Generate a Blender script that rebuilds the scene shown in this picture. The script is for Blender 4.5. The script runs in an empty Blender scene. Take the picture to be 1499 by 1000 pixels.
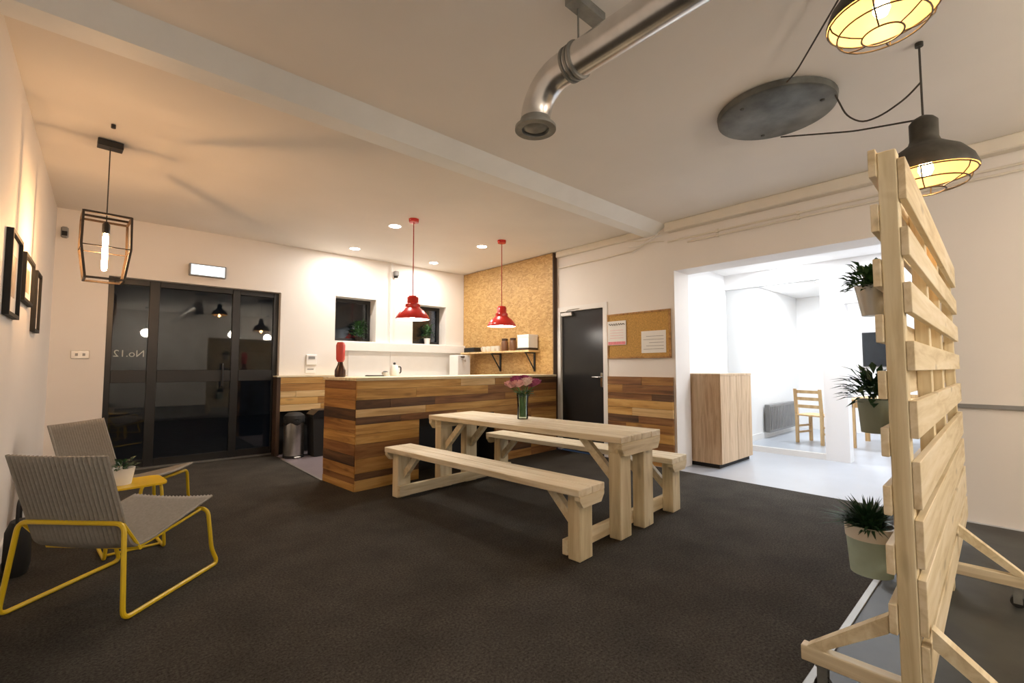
import bpy, bmesh, math, random
from mathutils import Vector, Matrix
random.seed(7)
R = math.radians
SC = bpy.context.scene
COL = SC.collection

# ------------------------------------------------------------------ camera
cam_d = bpy.data.cameras.new('camera')
cam_d.sensor_width = 36.0
cam_d.lens = 666.1 / 1499.0 * 36.0
cam_d.clip_start = 0.02
cam = bpy.data.objects.new('camera', cam_d)
COL.objects.link(cam)
cam.location = (0, 0, 1.2)
cam.rotation_euler = (R(90 + 3.2935), 0, R(-41.977))
SC.camera = cam

# ------------------------------------------------------------------ world (night outside) and exposure
W = bpy.data.worlds.new('night_sky')
W.use_nodes = True
W.node_tree.nodes['Background'].inputs[0].default_value = (0.02, 0.03, 0.05, 1)
W.node_tree.nodes['Background'].inputs[1].default_value = 0.5
SC.world = W
SC.view_settings.view_transform = 'Standard'
SC.view_settings.look = 'None'
SC.view_settings.gamma = 1.0
SC.view_settings.use_curve_mapping = False
SC.view_settings.exposure = 0.8
SC.cycles.max_bounces = 10
SC.cycles.diffuse_bounces = 6
SC.cycles.sample_clamp_indirect = 6.0
SC.cycles.use_denoising = True
# lamp powers (W) and colours, used by the lamp builders further down
P_FILL, P_KITCHEN, P_OFFICE, P_RED, P_CAGE, P_IND = 30, 11, 18, 6, 20, 2.6
C_FILL = (1.0, 0.88, 0.74)  # tint of the added globes behind the camera
C_KITCHEN = (1.0, 0.93, 0.84)
C_OFFICE = (0.93, 0.96, 1.0)
C_WARM = (1.0, 0.52, 0.20)

# ------------------------------------------------------------------ materials
def nodes(name):
    m = bpy.data.materials.new(name)
    m.use_nodes = True
    nt = m.node_tree
    return m, nt, nt.nodes['Principled BSDF']

def coords(nt, scale=(1, 1, 1), kind='Object', jitter=True):
    tc = nt.nodes.new('ShaderNodeTexCoord')
    mp = nt.nodes.new('ShaderNodeMapping')
    mp.inputs['Scale'].default_value = scale
    nt.links.new(tc.outputs[kind], mp.inputs['Vector'])
    if jitter:
        oi = nt.nodes.new('ShaderNodeObjectInfo')
        mu = nt.nodes.new('ShaderNodeVectorMath'); mu.operation = 'SCALE'
        nt.links.new(oi.outputs['Location'], mu.inputs[0]); mu.inputs['Scale'].default_value = 3.7
        nt.links.new(mu.outputs[0], mp.inputs['Location'])
    return mp.outputs[0]

def ramp(nt, fac, stops):
    r = nt.nodes.new('ShaderNodeValToRGB')
    e = r.color_ramp.elements
    while len(e) < len(stops): e.new(0.5)
    for k, (p, c) in enumerate(stops):
        e[k].position = p; e[k].color = (c[0], c[1], c[2], 1)
    nt.links.new(fac, r.inputs[0])
    return r.outputs[0]

def noise(nt, vec, scale, detail=4, rough=0.55, dist=0.0):
    n = nt.nodes.new('ShaderNodeTexNoise')
    n.inputs['Scale'].default_value = scale
    n.inputs['Detail'].default_value = detail
    n.inputs['Roughness'].default_value = rough
    n.inputs['Distortion'].default_value = dist
    nt.links.new(vec, n.inputs['Vector'])
    return n.outputs['Fac']

def bump(nt, fac, b, strength=0.2, dist=0.01):
    n = nt.nodes.new('ShaderNodeBump')
    n.inputs['Strength'].default_value = strength
    n.inputs['Distance'].default_value = dist
    nt.links.new(fac, n.inputs['Height'])
    nt.links.new(n.outputs[0], b.inputs['Normal'])

def mixc(c, k):
    return tuple(max(0, min(1, x * k)) for x in c)

def plain(name, col, rough=0.5, metal=0.0, var=0.08, scale=6.0, bmp=0.0):
    m, nt, b = nodes(name)
    v = coords(nt)
    f = noise(nt, v, scale)
    c = ramp(nt, f, [(0.3, mixc(col, 1 - var)), (0.7, mixc(col, 1 + var))])
    nt.links.new(c, b.inputs['Base Color'])
    b.inputs['Roughness'].default_value = rough
    b.inputs['Metallic'].default_value = metal
    if bmp: bump(nt, f, b, bmp, 0.004)
    return m

def wood(name, dark, mid, light, axis='x', rough=0.6, grain=1.0, knots=True):
    """grain runs along the given object axis"""
    m, nt, b = nodes(name)
    st = {'x': (0.7, 9, 9), 'y': (9, 0.7, 9), 'z': (9, 9, 0.7)}[axis]
    v = coords(nt, tuple(s * grain for s in st))
    f1 = noise(nt, v, 2.2, 6, 0.6, 0.7)
    v2 = coords(nt, tuple(s * 0.35 for s in st))
    f2 = noise(nt, v2, 1.6, 3, 0.5, 0.3)
    add = nt.nodes.new('ShaderNodeMath'); add.operation = 'MULTIPLY_ADD'
    nt.links.new(f1, add.inputs[0]); add.inputs[1].default_value = 0.65
    mu = nt.nodes.new('ShaderNodeMath'); mu.operation = 'MULTIPLY'
    nt.links.new(f2, mu.inputs[0]); mu.inputs[1].default_value = 0.35
    nt.links.new(mu.outputs[0], add.inputs[2])
    c = ramp(nt, add.outputs[0], [(0.36, dark), (0.49, mid), (0.61, light)])
    if knots:
        vk = coords(nt, {'x': (2.2, 7, 7), 'y': (7, 2.2, 7), 'z': (7, 7, 2.2)}[axis])
        vo = nt.nodes.new('ShaderNodeTexVoronoi'); vo.inputs['Scale'].default_value = 1.0
        nt.links.new(vk, vo.inputs['Vector'])
        kr = ramp(nt, vo.outputs['Distance'], [(0.05, (1, 1, 1)), (0.16, (0, 0, 0))])
        mx = nt.nodes.new('ShaderNodeMix'); mx.data_type = 'RGBA'
        sc = nt.nodes.new('ShaderNodeMath'); sc.operation = 'MULTIPLY'; sc.inputs[1].default_value = 0.55
        nt.links.new(kr, sc.inputs[0]); nt.links.new(sc.outputs[0], mx.inputs[0])
        nt.links.new(c, mx.inputs[6]); mx.inputs[7].default_value = (*mixc(dark, 0.55), 1)
        c = mx.outputs[2]
    nt.links.new(c, b.inputs['Base Color'])
    b.inputs['Roughness'].default_value = rough
    bump(nt, f1, b, 0.15, 0.003)
    return m

def emit(name, col, strength):
    m, nt, b = nodes(name)
    b.inputs['Base Color'].default_value = (*col, 1)
    b.inputs['Emission Color'].default_value = (*col, 1)
    b.inputs['Emission Strength'].default_value = strength
    return m

def glass(name, tint=(1, 1, 1), ior=1.5):
    m = bpy.data.materials.new(name); m.use_nodes = True
    nt = m.node_tree; nt.nodes.clear()
    o = nt.nodes.new('ShaderNodeOutputMaterial')
    t = nt.nodes.new('ShaderNodeBsdfTransparent'); t.inputs[0].default_value = (*tint, 1)
    g = nt.nodes.new('ShaderNodeBsdfGlossy'); g.inputs['Roughness'].default_value = 0.02
    fr = nt.nodes.new('ShaderNodeFresnel'); fr.inputs[0].default_value = ior
    mx = nt.nodes.new('ShaderNodeMixShader')
    nt.links.new(fr.outputs[0], mx.inputs[0]); nt.links.new(t.outputs[0], mx.inputs[1])
    nt.links.new(g.outputs[0], mx.inputs[2]); nt.links.new(mx.outputs[0], o.inputs[0])
    return m

M = {}
M['wall'] = plain('white_wall_paint', (0.80, 0.765, 0.73), 0.65, var=0.02, scale=1.5, bmp=0.05)
M['wall_office'] = plain('office_white_paint', (0.86, 0.86, 0.86), 0.6, var=0.01, scale=1.5)
M['ceiling'] = plain('ceiling_paint', (0.80, 0.77, 0.73), 0.7, var=0.03, scale=1.2, bmp=0.04)
M['beam'] = plain('beam_paint', (0.86, 0.87, 0.86), 0.5, var=0.02)
M['cornice'] = plain('cream_cornice_paint', (0.74, 0.69, 0.60), 0.5, var=0.03)
def carpet():
    m, nt, b = nodes('charcoal_carpet')
    v = coords(nt, jitter=False)
    f = noise(nt, v, 85, 4, 0.8)
    f2 = noise(nt, v, 3.0, 4, 0.6)
    c1 = ramp(nt, f, [(0.3, (0.012, 0.0105, 0.0085)), (0.7, (0.094, 0.086, 0.074))])
    c2 = ramp(nt, f2, [(0.3, (0.75, 0.75, 0.75)), (0.7, (1.15, 1.15, 1.15))])
    mx = nt.nodes.new('ShaderNodeMix'); mx.data_type = 'RGBA'; mx.blend_type = 'MULTIPLY'
    mx.inputs[0].default_value = 1
    nt.links.new(c1, mx.inputs[6]); nt.links.new(c2, mx.inputs[7])
    nt.links.new(mx.outputs[2], b.inputs['Base Color'])
    b.inputs['Roughness'].default_value = 0.95
    b.inputs['Specular IOR Level'].default_value = 0.15
    bump(nt, f, b, 0.5, 0.006)
    return m
M['carpet'] = carpet()
M['vinyl'] = plain('grey_blue_vinyl', (0.42, 0.45, 0.50), 0.30, var=0.04, scale=3)
M['vinyl_kitchen'] = plain('mauve_grey_vinyl', (0.20, 0.17, 0.19), 0.4, var=0.08, scale=3)
M['concrete'] = plain('dark_concrete', (0.034, 0.035, 0.030), 0.5, var=0.45, scale=4, bmp=0.05)
M['strip'] = plain('aluminium_strip', (0.30, 0.29, 0.27), 0.5, 0.9)
M['pine'] = wood('pale_pine', (0.56, 0.45, 0.27), (0.72, 0.62, 0.42), (0.82, 0.74, 0.55), 'x')
M['pine_y'] = wood('pale_pine_lengthwise', (0.60, 0.50, 0.33), (0.76, 0.67, 0.49), (0.85, 0.78, 0.62), 'y')
M['pine_z'] = wood('pale_pine_upright', (0.55, 0.44, 0.25), (0.71, 0.61, 0.40), (0.81, 0.72, 0.52), 'z')
M['slat'] = wood('pallet_slat_pine', (0.60, 0.48, 0.28), (0.76, 0.65, 0.44), (0.85, 0.75, 0.57), 'x')
M['pl_yel'] = wood('plank_yellow', (0.30, 0.15, 0.035), (0.52, 0.29, 0.08), (0.66, 0.41, 0.14), 'x')
M['pl_amb'] = wood('plank_amber', (0.20, 0.085, 0.02), (0.38, 0.19, 0.05), (0.50, 0.28, 0.085), 'x')
M['pl_brn'] = wood('plank_brown', (0.10, 0.04, 0.012), (0.22, 0.095, 0.03), (0.32, 0.16, 0.055), 'x')
M['pl_drk'] = wood('plank_dark', (0.04, 0.02, 0.009), (0.10, 0.048, 0.02), (0.18, 0.09, 0.038), 'x')
M['pl_pal'] = wood('plank_pale', (0.46, 0.29, 0.12), (0.66, 0.46, 0.22), (0.76, 0.57, 0.31), 'x')
M['oak_z'] = wood('oak_veneer_upright', (0.40, 0.26, 0.15), (0.56, 0.40, 0.25), (0.66, 0.49, 0.32), 'z', 0.45, 1.6, False)
M['honey'] = wood('honey_wood', (0.45, 0.26, 0.10), (0.62, 0.40, 0.18), (0.70, 0.48, 0.24), 'z', 0.45)
def osb():
    m, nt, b = nodes('strand_board')
    cols = []
    v = coords(nt, (40, 22, 46), jitter=False)
    vo = nt.nodes.new('ShaderNodeTexVoronoi'); vo.inputs['Scale'].default_value = 1.0
    vo.inputs['Randomness'].default_value = 1.0
    nv = nt.nodes.new('ShaderNodeTexNoise'); nv.inputs['Scale'].default_value = 0.35; nv.inputs['Detail'].default_value = 2
    nt.links.new(v, nv.inputs['Vector'])
    ad = nt.nodes.new('ShaderNodeVectorMath'); ad.operation = 'MULTIPLY_ADD'
    nt.links.new(nv.outputs['Color'], ad.inputs[0]); ad.inputs[1].default_value = (5, 5, 5); nt.links.new(v, ad.inputs[2])
    nt.links.new(ad.outputs[0], vo.inputs['Vector'])
    sep = nt.nodes.new('ShaderNodeSeparateColor'); nt.links.new(vo.outputs['Color'], sep.inputs[0])
    c = ramp(nt, sep.outputs[0], [(0.0, (0.38, 0.215, 0.07)), (0.45, (0.48, 0.29, 0.10)), (1.0, (0.58, 0.375, 0.15))])
    nt.links.new(c, b.inputs['Base Color'])
    b.inputs['Roughness'].default_value = 0.55
    bump(nt, sep.outputs[0], b, 0.15, 0.002)
    return m
M['osb'] = osb()
M['cork'] = plain('cork', (0.50, 0.29, 0.08), 0.9, var=0.25, scale=60)
M['black'] = plain('black_paint', (0.012, 0.012, 0.013), 0.35, var=0.1)
M['door_black'] = plain('black_door_paint', (0.016, 0.017, 0.018), 0.28, var=0.1)
M['matt_black'] = plain('matt_black', (0.010, 0.010, 0.010), 0.7, var=0.2)
M['dark_brown'] = plain('dark_brown_edge', (0.06, 0.03, 0.015), 0.6, var=0.2)
M['white'] = plain('white_gloss', (0.82, 0.81, 0.79), 0.35, var=0.02)
M['paper'] = plain('white_paper', (0.80, 0.79, 0.76), 0.8, var=0.02)
M['pink'] = plain('pink_print', (0.75, 0.25, 0.28), 0.8, var=0.2, scale=30)
M['red'] = plain('red_enamel', (0.62, 0.028, 0.020), 0.25, var=0.03)
M['red_cord'] = plain('red_cord', (0.45, 0.05, 0.04), 0.6)
M['yellow'] = plain('yellow_powder_coat', (0.72, 0.50, 0.015), 0.35, var=0.03)
M['yellow_top'] = plain('yellow_table_enamel', (0.80, 0.52, 0.02), 0.25, var=0.03)
M['weave'] = plain('grey_beige_weave', (0.27, 0.25, 0.22), 0.7, var=0.10, scale=60)
M['steel'] = plain('brushed_steel', (0.62, 0.60, 0.57), 0.28, 1.0, var=0.08, scale=20)
M['chrome'] = plain('chrome', (0.75, 0.75, 0.75), 0.12, 1.0, var=0.02)
def duct():
    m, nt, b = nodes('galvanised_duct')
    v = coords(nt, jitter=False)
    f = noise(nt, v, 9, 4)
    c = ramp(nt, f, [(0.3, (0.66, 0.66, 0.66)), (0.7, (0.85, 0.85, 0.84))])
    nt.links.new(c, b.inputs['Base Color'])
    b.inputs['Metallic'].default_value = 1.0
    b.inputs['Roughness'].default_value = 0.27
    return m
M['duct'] = duct()
M['galv'] = plain('dull_galvanised', (0.30, 0.31, 0.30), 0.5, 0.8, var=0.2, scale=14)
M['lamp_dark'] = plain('weathered_dark_metal', (0.07, 0.068, 0.058), 0.5, 0.6, var=0.35, scale=12)
M['lamp_in'] = plain('cream_enamel_inside', (0.82, 0.56, 0.27), 0.4, var=0.05)
M['disc'] = plain('zinc_disc_metal', (0.13, 0.135, 0.125), 0.45, 0.5, var=0.35, scale=7)
M['cord'] = plain('dark_flex', (0.05, 0.045, 0.038), 0.7)
M['cage'] = plain('dark_walnut_metal', (0.035, 0.022, 0.012), 0.45, 0.2)
M['leaf'] = plain('leaf_green', (0.035, 0.105, 0.03), 0.5, var=0.55, scale=25)
M['leaf_dark'] = plain('leaf_dark_green', (0.02, 0.065, 0.025), 0.5, var=0.5, scale=25)
M['stem'] = plain('stem_green', (0.10, 0.20, 0.05), 0.55, var=0.2)
M['soil'] = plain('soil', (0.02, 0.013, 0.009), 0.95)
M['mint'] = plain('mint_pot_glaze', (0.36, 0.46, 0.40), 0.4, var=0.12, scale=10)
M['sage'] = plain('sage_pot_glaze', (0.25, 0.30, 0.25), 0.45, var=0.1)
M['zincpot'] = plain('zinc_pot_metal', (0.52, 0.52, 0.49), 0.42, 0.85, var=0.12)
M['cream'] = plain('cream_glaze', (0.78, 0.74, 0.66), 0.4, var=0.04)
M['petal_purple'] = plain('purple_petal', (0.36, 0.07, 0.19), 0.6, var=0.35, scale=30)
M['petal_pink'] = plain('pink_petal', (0.78, 0.44, 0.46), 0.6, var=0.2, scale=30)
M['petal_pale'] = plain('pale_petal', (0.82, 0.64, 0.60), 0.6, var=0.15, scale=30)
M['glass'] = glass('clear_window_glass', (0.92, 0.95, 0.95), 1.55)
M['office_glass'] = glass('clear_partition_glass', (0.97, 0.98, 0.98), 1.35)
M['vase'] = glass('clear_vase_glass', (0.86, 0.95, 0.88), 1.45)
M['screen'] = plain('dark_screen', (0.02, 0.025, 0.03), 0.15)
M['heater'] = plain('grey_heater_enamel', (0.20, 0.20, 0.20), 0.4)
M['plastic_grey'] = plain('grey_plastic', (0.25, 0.25, 0.25), 0.5)
M['brown_glass'] = plain('dark_brown_glass', (0.05, 0.018, 0.008), 0.15)
M['red_soft'] = plain('red_plastic', (0.58, 0.07, 0.06), 0.4)
M['jar'] = plain('brown_jar', (0.16, 0.07, 0.03), 0.35)
M['picture'] = plain('dull_print', (0.42, 0.33, 0.25), 0.5, var=0.5, scale=9)
M['rubber'] = plain('black_rubber', (0.012, 0.012, 0.012), 0.6)
M['asphalt'] = plain('night_asphalt', (0.05, 0.055, 0.06), 0.5, var=0.3, scale=8)
M['outside'] = plain('night_render_wall', (0.06, 0.075, 0.09), 0.7, var=0.3, scale=2)
M['bulb_warm'] = emit('warm_bulb_glow', (1.0, 0.72, 0.36), 22)
M['bulb_white'] = emit('white_bulb_glow', (1.0, 0.90, 0.78), 16)
M['lens_white'] = emit('downlight_lens_glow', (1.0, 0.96, 0.90), 14)
M['lens_office'] = emit('office_light_glow', (0.97, 0.98, 1.0), 6)
M['sign_glow'] = emit('exit_sign_glow', (0.78, 0.92, 1.0), 0.9)
M['ink'] = plain('dark_ink', (0.03, 0.03, 0.035), 0.8)

# ------------------------------------------------------------------ mesh helpers
class MB:
    def __init__(s): s.bm = bmesh.new()
    def box(s, x0, x1, y0, y1, z0, z1, mat=None, bev=0.0):
        vs = [s.bm.verts.new(p) for p in ((x0, y0, z0), (x1, y0, z0), (x1, y1, z0), (x0, y1, z0),
                                          (x0, y0, z1), (x1, y0, z1), (x1, y1, z1), (x0, y1, z1))]
        fs = [s.bm.faces.new([vs[i] for i in q]) for q in
              ((0, 3, 2, 1), (4, 5, 6, 7), (0, 1, 5, 4), (1, 2, 6, 5), (2, 3, 7, 6), (3, 0, 4, 7))]
        if bev:
            es = list({e for f in fs for e in f.edges})
            r = bmesh.ops.bevel(s.bm, geom=es, offset=bev, segments=1, affect='EDGES', profile=0.5)
            vs = list({v for f in r['faces'] for v in f.verts} | {v for v in vs if v.is_valid})
        if mat:
            for v in vs: v.co = mat @ v.co
        return s
    def prism(s, poly, d, axis='y', at=0.0):
        """poly of 2-D points extruded along axis from at to at+d"""
        def P(u, v, w):
            return {'y': (u, w, v), 'x': (w, u, v), 'z': (u, v, w)}[axis]
        a = [s.bm.verts.new(P(u, v, at)) for u, v in poly]
        b = [s.bm.verts.new(P(u, v, at + d)) for u, v in poly]
        n = len(poly)
        s.bm.faces.new(a); s.bm.faces.new(b[::-1])
        for i in range(n):
            s.bm.faces.new([a[i], b[i], b[(i + 1) % n], a[(i + 1) % n]])
        return s
    def lathe(s, prof, n=24, c=(0, 0, 0), closed=False):
        rings = []
        for r, z in prof:
            if r < 1e-5:
                rings.append([s.bm.verts.new((c[0], c[1], c[2] + z))])
            else:
                rings.append([s.bm.verts.new((c[0] + r * math.cos(2 * math.pi * k / n), c[1] + r * math.sin(2 * math.pi * k / n), c[2] + z)) for k in range(n)])
        pairs = list(zip(rings, rings[1:]))
        if closed: pairs.append((rings[-1], rings[0]))
        for a, b in pairs:
            for k in range(n):
                k2 = (k + 1) % n
                if len(a) == 1 and len(b) == 1: continue
                if len(a) == 1: s.bm.faces.new([a[0], b[k2], b[k]])
                elif len(b) == 1: s.bm.faces.new([a[k], a[k2], b[0]])
                else: s.bm.faces.new([a[k], a[k2], b[k2], b[k]])
        return s
    def tube(s, pts, r, n=8, closed=False):
        pts = [Vector(p) for p in pts]
        N = len(pts)
        rings = []; prev = None
        for i, p in enumerate(pts):
            if closed: t = pts[(i + 1) % N] - pts[i - 1]
            else: t = pts[min(i + 1, N - 1)] - pts[max(i - 1, 0)]
            t.normalize()
            if prev is None:
                u = t.orthogonal().normalized()
            else:
                u = prev - t * prev.dot(t)
                if u.length < 1e-6: u = t.orthogonal()
                u.normalize()
            prev = u; w = t.cross(u)
            rr = r(i / max(1, N - 1)) if callable(r) else r
            rings.append([s.bm.verts.new(p + (u * math.cos(2 * math.pi * k / n) + w * math.sin(2 * math.pi * k / n)) * rr) for k in range(n)])
        seq = list(zip(rings, rings[1:]))
        if closed: seq.append((rings[-1], rings[0]))
        for a, b in seq:
            for k in range(n):
                s.bm.faces.new([a[k], a[(k + 1) % n], b[(k + 1) % n], b[k]])
        if not closed:
            s.bm.faces.new(rings[0][::-1]); s.bm.faces.new(rings[-1])
        return s
    def quad(s, *p):
        s.bm.faces.new([s.bm.verts.new(q) for q in p]); return s
    def build(s, name, mat, parent=None, smooth=False, center=False, kind=None, label=None):
        bmesh.ops.recalc_face_normals(s.bm, faces=s.bm.faces)
        off = Vector((0, 0, 0))
        if center:
            lo = Vector([min(v.co[i] for v in s.bm.verts) for i in range(3)])
            hi = Vector([max(v.co[i] for v in s.bm.verts) for i in range(3)])
            off = (lo + hi) / 2
            for v in s.bm.verts: v.co -= off
        me = bpy.data.meshes.new(name)
        s.bm.to_mesh(me); s.bm.free()
        if smooth:
            for p in me.polygons: p.use_smooth = True
            try: me.set_sharp_from_angle(angle=R(38))
            except Exception: pass
        me.materials.append(M[mat] if isinstance(mat, str) else mat)
        o = bpy.data.objects.new(name, me)
        COL.objects.link(o)
        o.location = off
        if parent: o.parent = parent
        if kind: o['kind'] = kind
        if label: o['label'] = label
        return o

def fillet(pts, rad, seg=5, closed=False):
    pts = [Vector(p) for p in pts]; out = []
    N = len(pts)
    for i, p in enumerate(pts):
        if not closed and i in (0, N - 1): out.append(p); continue
        a = (pts[i - 1] - p); b = (pts[(i + 1) % N] - p)
        d = min(rad, a.length * 0.45, b.length * 0.45)
        A = p + a.normalized() * d; B = p + b.normalized() * d
        for k in range(seg + 1):
            t = k / seg
            out.append(A * (1 - t) ** 2 + p * 2 * t * (1 - t) + B * t * t)
    return out

def thing(name, label, cat, loc=(0, 0, 0), rotz=0, group=None):
    o = bpy.data.objects.new(name, None)
    o.empty_display_size = 0.1
    COL.objects.link(o)
    o.location = loc; o.rotation_euler = (0, 0, rotz)
    return tag(o, label, cat, group)

def tag(o, label, cat, group=None):
    o['label'] = label; o['category'] = cat
    if group: o['group'] = group
    return o

def struct(o, label=None):
    o['kind'] = 'structure'
    if label: o['label'] = label
    return o

def copy_tree(o, parent=None):
    c = o.copy(); COL.objects.link(c); c.parent = parent
    for ch in list(o.children): copy_tree(ch, c)
    return c

def lamp(kind, name, loc, power, col, size=0.05, parent=None, spot=None, blend=0.6):
    d = bpy.data.lights.new(name, kind)
    d.energy = power; d.color = col
    if kind == 'AREA': d.shape = 'DISK'; d.size = size
    else: d.shadow_soft_size = size
    if kind == 'SPOT': d.spot_size = R(spot); d.spot_blend = blend
    o = bpy.data.objects.new(name, d); COL.objects.link(o); o.location = loc
    if parent: o.parent = parent
    return o

# ------------------------------------------------------------------ the setting
XL, XR, YB, ZC = -0.43, 5.10, 6.95, 2.95
YN = -3.6                      # wall behind the camera
XJ = 5.45                      # far face of the right wall
struct(MB().box(XL, 5.06, 0.585, YB, -0.06, 0.0).build('floor', 'carpet'), 'dark charcoal carpet across the main room')
struct(MB().box(XL, XR, YN, 0.585, -0.06, 0.0).build('floor', 'concrete'), 'dark concrete floor beyond the metal strip')
struct(MB().box(1.80, 5.02, 4.95, 6.93, 0.0, 0.004).build('floor', 'vinyl_kitchen'), 'mauve grey vinyl behind the bar')
struct(MB().box(1.775, 1.80, 5.0, 6.5, 0.0, 0.008).build('trim_1', 'strip'), 'metal edge strip at the bar floor')
struct(MB().box(-0.42, 5.06, 0.57, 0.60, 0.0, 0.008, bev=0.002).build('trim_2', 'strip'), 'metal strip where carpet meets concrete')
struct(MB().box(XL, XR + 0.3, YN, YB + 0.1, ZC, ZC + 0.12).build('ceiling', 'ceiling'))
b = MB()
b.prism([(2.80, ZC + 0.01), (2.98, 2.865), (3.12, 2.855), (3.13, ZC + 0.01)], XR - XL, 'x', XL)
struct(b.build('ceiling_beam', 'beam'), 'white painted beam across the ceiling')
# left wall, near wall
struct(MB().box(XL - 0.2, XL, YN, YB + 0.3, 0, ZC).build('wall_left', 'wall'))
struct(MB().box(XL - 0.2, XR, YN - 0.2, YN, 0, ZC).build('wall_near', 'wall'))
# back wall with the glazed entrance and two square windows
DX0, DX1, DZ = 0.02, 1.80, 2.26
W1, W2, WZ0, WZ1 = (2.62, 3.28), (3.95, 4.63), 1.615, 2.30
b = MB(); yb2 = YB + 0.30
b.box(XL, DX0, YB, yb2, 0, ZC)
b.box(DX0, DX1 + 0.05, YB, yb2, DZ, ZC)
b.box(DX1 + 0.05, W1[0], YB, yb2, 0, ZC)
b.box(W1[0], W2[1], YB, yb2, 0, WZ0)
b.box(W1[0], W2[1], YB, yb2, WZ1, ZC)
b.box(W1[1], W2[0], YB, yb2, WZ0, WZ1)
b.box(W2[1], XR, YB, yb2, 0, ZC)
struct(b.build('wall_back', 'wall'))
struct(MB().box(2.70, 5.0, YB - 0.10, YB, 1.46, 1.60, bev=0.006).build('trim_3', 'white'), 'white boxed ledge under the two square windows')
struct(MB().box(3.52, 3.56, YB - 0.03, YB, 1.60, ZC).build('trim_4', 'white'), 'white boxed pipe between the two windows')
struct(MB().box(XL, DX0, YB - 0.015, YB, 0, 0.11).build('baseboard_back', 'white'))
struct(MB().box(XL, XL + 0.015, YN, YB - 0.015, 0, 0.11).build('baseboard_left', 'white'))
# right wall with black door and wide opening
OY0, OY1, OZ = 0.42, 2.74, 2.37
BY0, BY1, BZ = 3.76, 4.60, 2.06
b = MB()
b.box(XR, XJ, YN, OY0, 0, ZC)
b.box(XR, XJ, OY0, OY1, OZ, ZC)
b.box(XR, XJ, OY1, BY0, 0, ZC)
b.box(XR, XJ, BY0, BY1, BZ, ZC)
b.box(XR, XJ, BY1, YB + 0.3, 0, ZC)
struct(b.build('wall_right', 'wall'))
struct(MB().box(4.99, XR, YN, 2.80, 2.84, ZC, bev=0.01).build('trim_5', 'cornice'), 'cream boxed cornice along the right wall')
struct(MB().box(5.04, XR, 3.13, 4.62, 2.86, ZC, bev=0.01).build('trim_6', 'cornice'), 'slim cream cornice above the black door')
struct(MB().box(5.075, XR, YN, 0.40, 0.885, 0.915).build('trim_7', 'plastic_grey'), 'thin grey cable trunking low on the right wall')
# office beyond the opening
struct(MB().box(5.06, 10.6, -2.6, 3.2, -0.06, 0.001).build('floor', 'vinyl'), 'pale grey vinyl floor of the bright office')
struct(MB().box(XJ, 10.6, -2.6, 3.2, 2.60, 2.72).build('ceiling', 'wall_office'), 'white office ceiling')
struct(MB().box(XJ, 10.6, 2.96, 3.2, 0, 2.60).build('wall_office_left', 'wall_office'))
struct(MB().box(10.4, 10.6, -2.4, 2.96, 0, 2.60).build('wall_office_far', 'wall_office'))
struct(MB().box(XJ, 10.6, -2.6, -2.4, 0, 2.60).build('wall_office_right', 'wall_office'))
b = MB()
b.box(7.03, 7.21, 1.46, 1.72, 0, 2.60)
b.box(7.03, 7.13, 1.72, 2.96, 2.38, 2.60)
b.box(7.03, 7.13, 0.40, 1.46, 2.02, 2.60)
b.box(7.03, 7.13, -2.4, 0.40, 0, 2.60)
struct(b.build('wall_partition', 'wall_office'), 'white pillar and headers of the glazed office partition')
win = struct(MB().box(7.04, 7.12, 1.72, 2.96, 0, 0.075).build('window_3', 'white'), 'glazed office partition with low white rail')
MB().box(7.075, 7.083, 1.72, 2.96, 0.075, 2.38).build('pane', 'office_glass', win)
struct(MB().box(7.13, 10.4, 2.945, 2.96, 0, 0.10).build('baseboard_office', 'white'))
# night outside
struct(MB().box(-4, 8, yb2, 16, -0.12, -0.02).build('ground_outside', 'asphalt'), 'dark yard outside the glazed doors')
struct(MB().box(-4, 8, 13, 13.3, 0, 4.0).build('wall_outside', 'outside'), 'dim building across the yard')

# glazed entrance: black frame with three bays
e = struct(bpy.data.objects.new('door_1', None)); COL.objects.link(e)
e['label'] = 'black framed glazed entrance doors with No.12 on the glass'
fy0, fy1 = YB + 0.10, YB + 0.17
cols = [0.02, 0.44, 1.31, 1.85]
for x0, x1 in ((0.02, 0.075), (0.40, 0.50), (1.28, 1.37), (1.785, 1.85)):
    MB().box(x0, x1, fy0, fy1, 0, DZ, bev=0.004).build('mullion', 'black', e)
for x0, x1 in ((0.075, 0.40), (0.50, 1.28), (1.37, 1.785)):
    for z0, z1 in ((DZ - 0.07, DZ), (1.02, 1.17), (0.0, 0.10)):
        MB().box(x0, x1, fy0 + 0.005, fy1 - 0.005, z0, z1, bev=0.004).build('rail', 'black', e)
    for z0, z1 in ((0.10, 1.02), (1.17, DZ - 0.07)):
        MB().box(x0, x1, fy0 + 0.03, fy0 + 0.038, z0, z1).build('pane', 'glass', e)
b = MB(); b.tube(fillet([(1.18, fy0, 0.95), (1.18, fy0 - 0.05, 0.95), (1.18, fy0 - 0.05, 1.25), (1.18, fy0, 1.25)], 0.02), 0.012)
b.build('handle', 'black', e, True)
MB().box(0.02, 1.85, YB + 0.02, YB + 0.20, 0, 0.012).build('threshold', 'strip', e)
tcu = bpy.data.curves.new('door_number', 'FONT'); tcu.body = 'No.12'; tcu.size = 0.115; tcu.extrude = 0.001
tcu.align_x = 'CENTER'
to = bpy.data.objects.new('tmp', tcu); COL.objects.link(to)
me = bpy.data.meshes.new_from_object(to); bpy.data.objects.remove(to)
me.materials.clear(); me.materials.append(M['white'])
to = bpy.data.objects.new('door_number', me); COL.objects.link(to); to.parent = e
to.location = (0.235, fy0 + 0.042, 1.33); to.rotation_euler = (R(90), 0, R(180))
to['label'] = 'white lettering No.12 seen from behind'

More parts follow.
